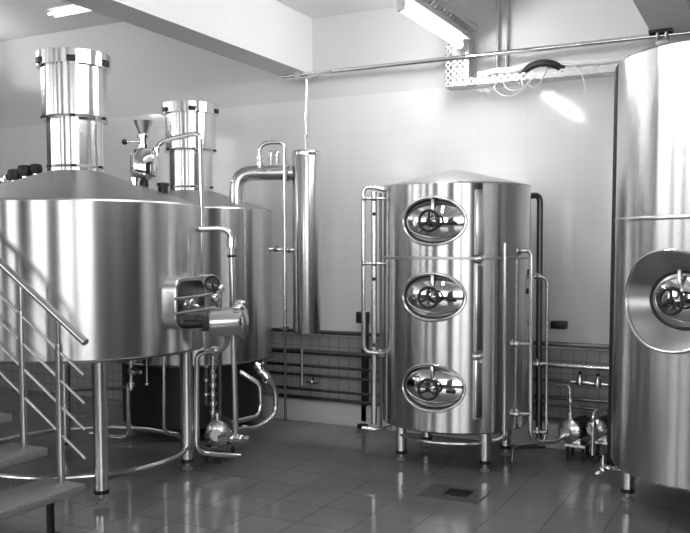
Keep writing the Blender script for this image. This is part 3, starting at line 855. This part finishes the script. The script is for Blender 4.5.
pipe([W(269, 249, 6.93), W(296, 250, 6.95)], .015, 'short horizontal pipe between the rear kettle and the upright cylinder', collars=[(W(276, 249, 6.93), (1, 0, 0)), (W(290, 250, 6.95), (1, 0, 0))])

# ------------------------------------------------------------------ dosing vessel with funnel, on the big kettle roof
v0 = W(144, 178, 5.9)
t = thing('dosing_vessel', 'small steel vessel with an open funnel on top, on the big kettle roof', 'vessel', v0)
zz = [W(144, y, 5.9).z for y in (180, 176, 156, 150, 148, 138, 133, 121)]
MB().lathe([(0, zz[0] - .02), (.04, zz[0]), (.088, zz[1]), (.094, zz[1] + .02), (.094, zz[2]), (.07, zz[3]), (.03, zz[4]), (0, zz[4])], T(v0.x, v0.y, 0), n=36).build('body', M['mirror'], t)
MB().lathe([(.03, zz[4] - .02), (.03, zz[5]), (.045, zz[5]), (.045, zz[5] + .02), (.03, zz[5] + .02), (.028, zz[6])], T(v0.x, v0.y, 0), n=28).lathe([(.046, zz[4]), (.046, zz[4] + .02)], T(v0.x, v0.y, 0), n=28).build('throat', M['mirror'], t)
MB().lathe([(.024, zz[6] - .01), (.064, zz[7]), (.067, zz[7]), (.026, zz[6] - .015)], T(v0.x, v0.y, 0), n=32).build('funnel', M['satin'], t)
h0, h1 = W(141, 141.5, 5.88), W(124.5, 142, 5.85)
h = MB().cyl(h0, h1, .008).build('valve_lever', M['satin'], t); MB().ball(h1, .020).build('knob', M['black'], h)
zr = 1.903 + (Zk1[0] - 1.903) * max(0, (R1 - hypot(v0.x - A1[0], v0.y - A1[1]))) / (R1 - .188)
MB().cyl((v0.x, v0.y, min(zr, zz[0]) - .05), (v0.x, v0.y, zz[0]), .03).build('stand', M['dark'], t)
# pipe from dosing vessel up over and down the right side of the big kettle
pipe([W(156, 158, 5.92), W(158, 143, 5.95), W(172, 138.5, 5.95), W(200, 132.5, 5.95), W(201.5, 215, 5.95), W(201.5, 276, 5.95)], .018, 'bent pipe from the funnel vessel down the right edge of the big kettle', .06, collars=[(W(157, 150, 5.93), Z3v)])
pipe([W(198, 229, 5.85), W(231, 228.5, 5.9), W(232.5, 300, 5.9), W(236, 438, 6.0)], .020, 'pipe leaving the right side of the big kettle and dropping to the floor pump', .09, collars=[(W(231.5, 240, 5.9), Z3v), (W(231.5, 245, 5.9), Z3v)], cr=1.8)
q = W(229, 256, 5.88)
tag(MB().ball(q, .014).cyl(q, q + Vector((.05, 0, 0)), .008).build('sensor_knob', M['black']), 'tiny black knob on the pipe right of the big kettle', 'knob')
for (x, y, D0, r, lab, m_) in ((135, 181, 5.72, .03, 'small steel nozzle on the big kettle roof beside the funnel vessel', 'mirror'), (163, 186, 5.95, .035, 'small dark nozzle on the big kettle roof towards the rear kettle', 'dark')):
    q = W(x, y, D0)
    rr = hypot(q.x - A1[0], q.y - A1[1])
    zr = 1.903 + (Zk1[0] - 1.903) * max(0, R1 - rr) / (R1 - .188)
    t = thing('roof_nozzle', lab, 'nozzle', (q.x, q.y, zr))
    MB().cyl((q.x, q.y, zr - .04), (q.x, q.y, max(q.z, zr + .02)), r).build('stub', M[m_], t)
    MB().lathe([(0, 0), (r * 1.25, 0), (r * 1.25, .02), (0, .026)], T(q.x, q.y, max(q.z, zr + .02)), n=24).build('cap', M[m_], t)
# fittings on the far left of the big kettle roof
for (x, y, m_, lab) in ((3, 180, 'mirror', 'leftmost shiny fitting on the big kettle roof at the photo edge'), (15, 175, 'dark', 'second roof fitting from the left edge, a dark round valve'),
                        (25, 171, 'dark', 'third roof fitting from the left edge, a tall dark valve'), (36, 169, 'dark', 'small dark cap nearest the big kettle chimney on its left')):
    q = W(x, y, 6.15)
    rr = hypot(q.x - A1[0], q.y - A1[1])
    zr = 1.903 + (Zk1[0] - 1.903) * max(0, R1 - rr) / (R1 - .188)
    t = thing('roof_fitting', lab, 'fitting', (q.x, q.y, zr))
    s_ = .046 if x < 30 else .040
    MB().cyl((q.x, q.y, zr - .03), (q.x, q.y, q.z), s_ * .6).build('stub', M['mirror'], t)
    MB().lathe([(0, -s_), (s_, -s_ * .8), (s_ * 1.2, 0), (s_, s_ * .8), (0, s_)], T(q.x, q.y, q.z), n=24).build('cap', M[m_], t)

# ------------------------------------------------------------------ pipework under and beside the kettles
pipe([W(205, 352, 5.95), W(197, 355, 5.95), W(196.5, 453, 5.95), W(240, 456, 6.05)], .019, 'pipe loop dropping from the big kettle floor and running along the ground to the pump', .08)
pipe([W(207, 352, 5.75), W(222, 350, 5.7), W(228, 340, 5.68), W(227, 326, 5.6)], .022, 'bright elbow under the big kettle leading up to the drive unit', .07, collars=[(W(215, 351, 5.72), (1, 0, 0))], cr=1.5)
t = pipe([W(213, 352, 6.15), W(213, 425, 6.2)], .016, 'vertical pipe with a chain of couplings beside the big kettle leg', collars=[(W(213, y, 6.17), Z3v) for y in range(358, 420, 9)], cr=1.7)
pipe([W(220, 350, 6.1), W(220, 425, 6.15)], .014, 'dark vertical pipe behind the coupled pipe beside the big kettle leg', mat='oldpipe')
pipe([W(206, 350, 6.25), W(206, 405, 6.25)], .012, 'thin dark pipe dropping from the big kettle next to the pipe loop', mat='oldpipe', collars=[(W(206, y, 6.25), Z3v) for y in (366, 380, 394)])
c, FP = pump(218, 432, 6.15, .095, 'pump on the floor to the right of the big kettle legs', axis=(.55, -1, 0), port=True)
c2 = W(232, 438, 6.0)
t = thing('valve', 'chrome butterfly valve in front of the floor pump beside the big kettle', 'valve', c2)
MB().ball(c2, .035).ball(c2 + Vector((.06, .02, 0)), .03).cyl(c2 + Vector((-.1, -.03, 0)), c2 + Vector((.12, .04, 0)), .02).build('valve_body', M['mirror'], t)
MB().cyl(c2, c2 + Vector((.02, -.04, .06)), .008).build('valve_handle', M['pipe'], t)
pipe([W(235, 430, 6.15), W(258, 428, 6.4), W(276, 415, 6.55), W(275.5, 388, 6.55), W(266, 374, 6.5), W(258, 372, 6.5)], .022, 'pipe looping from the floor pump up to the bottom of the rear kettle', .09, collars=[(W(268, 380, 6.5), (1, 0, 1)), (W(245, 429, 6.27), (1, .3, 0))], cr=1.5)
pipe([W(225, 424, 6.3), W(258, 416, 6.6), W(261, 405, 6.62), W(260, 384, 6.62), W(248, 377, 6.6), W(240, 372, 6.6)], .020, 'inner pipe loop beneath the rear kettle outlet', .08, mat='pipe')
q = W(261, 372, 6.48)
t = thing('valve', 'bright valve under the rear kettle at the top of the pipe loop', 'valve', q)
MB().ball(q, .035).cyl(q + Vector((-.05, 0, .06)), q + Vector((.06, .0, -.05)), .022).collar(q + Vector((-.03, 0, .04)), (-1, 0, 1), .034, .02).build('valve_body', M['mirror'], t)
MB().cyl(q, q + Vector((.05, -.05, .08)), .008).build('valve_handle', M['mirror'], t)
pipe([W(131, 352, 6.2), W(131, 390, 6.2)], .016, 'short valve pipe hanging beneath the middle of the big kettle', collars=[(W(131, 371, 6.2), Z3v), (W(131, 385, 6.2), Z3v)])
q = W(134, 371, 6.18)
t = thing('valve', 'small chrome valve under the big kettle on the short hanging pipe', 'valve', q)
MB().ball(q, .03).cyl(q + Vector((-.04, 0, 0)), q + Vector((.08, -.02, 0)), .015).build('valve_body', M['mirror'], t)
MB().cyl(q + Vector((.05, 0, 0)), q + Vector((.06, -.03, -.05)), .008).build('valve_handle', M['dark'], t)
pipe([W(128, 384, 6.25), W(129, 438, 6.3), W(110, 437, 6.3), W(90, 434, 6.4)], .016, 'bent pipe under the big kettle turning left near the floor', .07)
pipe([W(164, 352, 6.3), W(164, 432, 6.35), W(178, 434, 6.4)], .014, 'bent pipe under the big kettle turning right near the floor', .06)
pipe([W(60, 391, 6.9), W(150, 386, 7.0)], .014, 'level pipe deep under the big kettle', mat='oldpipe')
q = W(147, 384, 6.25)
tag(MB().ball(q, .016).cyl(q, q + Vector((0, 0, .25)), .006).build('sensor_knob', M['mirror']), 'tiny shiny knob hanging in the dark under the big kettle', 'knob')

# ------------------------------------------------------------------ staircase
RV = 3.36
s = thing('staircase', 'steel staircase with rod railing in the lower left corner', 'staircase', (-3.6, 2.95, 0))
RISE, RUN = .170, .282
for k in range(0, 7):
    zt_ = .30 + RISE * k; u1 = -3.355 - RUN * k
    mb = MB().box((u1 - .15, 2.93, zt_ - .022), (.30, .95, .044), bev=.005)
    mb.build('tread', M['tread'], s)
for v in (2.62,):
    MB().tube([(-3.22, v, .03), (-3.42 - RUN * 6.2, v, .03 + (RISE / RUN) * (.20 + RUN * 6.2))], .022).build('stringer', M['dark'], s)
MB().box((-3.52, 3.30, .12), (.03, .03, .24)).box((-3.52, 3.30, .012), (.08, .08, .024)).build('support', M['dark'], s)
MB().box((-6.6, 2.93, 1.46), (2.6, .95, .05), bev=.005).build('added_landing', M['tread'], s)  # unseen deck, added with the panel below to darken the kettle underside
MB().box((-6.6, 2.47, .72), (2.6, .03, 1.43)).build('light_block_panel', M['dark'], s)  # unseen dark panel, added to block low daylight from the front windows
SL = .665
def railz(u, off): return 1.094 + off + SL * (-3.30 - u)
MB().tube([(-3.295, RV, railz(-3.295, 0)), (-5.1, RV, railz(-5.1, 0))], .021, n=16).build('handrail', M['satin'], s)
for off in (-.19, -.345, -.49, -.65):
    MB().cyl((-3.312, RV, railz(-3.312, off)), (-5.1, RV, railz(-5.1, off)), .0085, n=12).build('rail_rod', M['pipe'], s)
for k in range(0, 6, 1):
    u = -3.495 - RUN * k
    zt_ = .30 + RISE * k
    p_ = MB().cyl((u, RV, zt_), (u, RV, zt_ + .77), .021, n=20).build('post', M['satin'], s)
    MB().cyl((u, RV, zt_ + .76), (u, RV, railz(u, 0)), .012, n=14).build('spindle', M['pipe'], p_)

# ------------------------------------------------------------------ floor drain
t = thing('floor_drain', 'square floor drain in front of the middle tank', 'drain', (-1.82, 5.1, 0))
MB().box((-1.82, 5.10, .003), (.40, .32, .006)).build('frame', M['plate'], t)
mb = MB().box((-1.80, 5.12, .006), (.17, .15, .004))
mb.build('grate_bed', M['black'], t)
mb = MB()
for k in range(5): mb.box((-1.875 + .037 * k, 5.12, .0085), (.014, .15, .005))
mb.build('grate', M['oldpipe'], t)

# ------------------------------------------------------------------ camera, world, output
cam = bpy.data.cameras.new('camera'); co = bpy.data.objects.new('camera', cam); COL.objects.link(co)
cam.sensor_fit = 'HORIZONTAL'; cam.sensor_width = 36; cam.lens = F / 690 * 36
cam.shift_y = (PY - 266.5) / 690
cam.clip_start = .05
co.location = (0, 0, CAMH); co.rotation_euler = (PI / 2 - TH, 0, YAW)
SC.camera = co
w = bpy.data.worlds.new('world'); SC.world = w; w.use_nodes = True
bg = w.node_tree.nodes['Background']
bg.inputs['Color'].default_value = (1, 1, 1, 1); bg.inputs['Strength'].default_value = 5.2
vs = SC.view_settings
vs.view_transform = 'Standard'; vs.look = 'None'; vs.exposure = 0.0; vs.gamma = 1; vs.use_curve_mapping = False
SC.cycles.use_denoising = True
SC.cycles.max_bounces = 8
SC.cycles.sample_clamp_indirect = 6
GROUPS = {'kettle': 'brewing kettles', 'tank': 'upright steel tanks', 'pump': 'floor pumps', 'pipe': 'steel pipework', 'valve': 'valves on the pipework',
          'lamp': 'tube lamps', 'cable': 'cables on the wall tray', 'clamp': 'pipe clamps', 'conduit': 'wall conduits', 'fitting': 'roof fittings of the big kettle',
          'nozzle': 'roof nozzles of the big kettle', 'knob': 'small knobs', 'bracket': 'pipe brackets'}
for o in SC.objects:
    if o.parent is None and o.get('category') in GROUPS: o['group'] = GROUPS[o['category']]
for o in SC.objects:
    if '_o' in o: del o['_o']
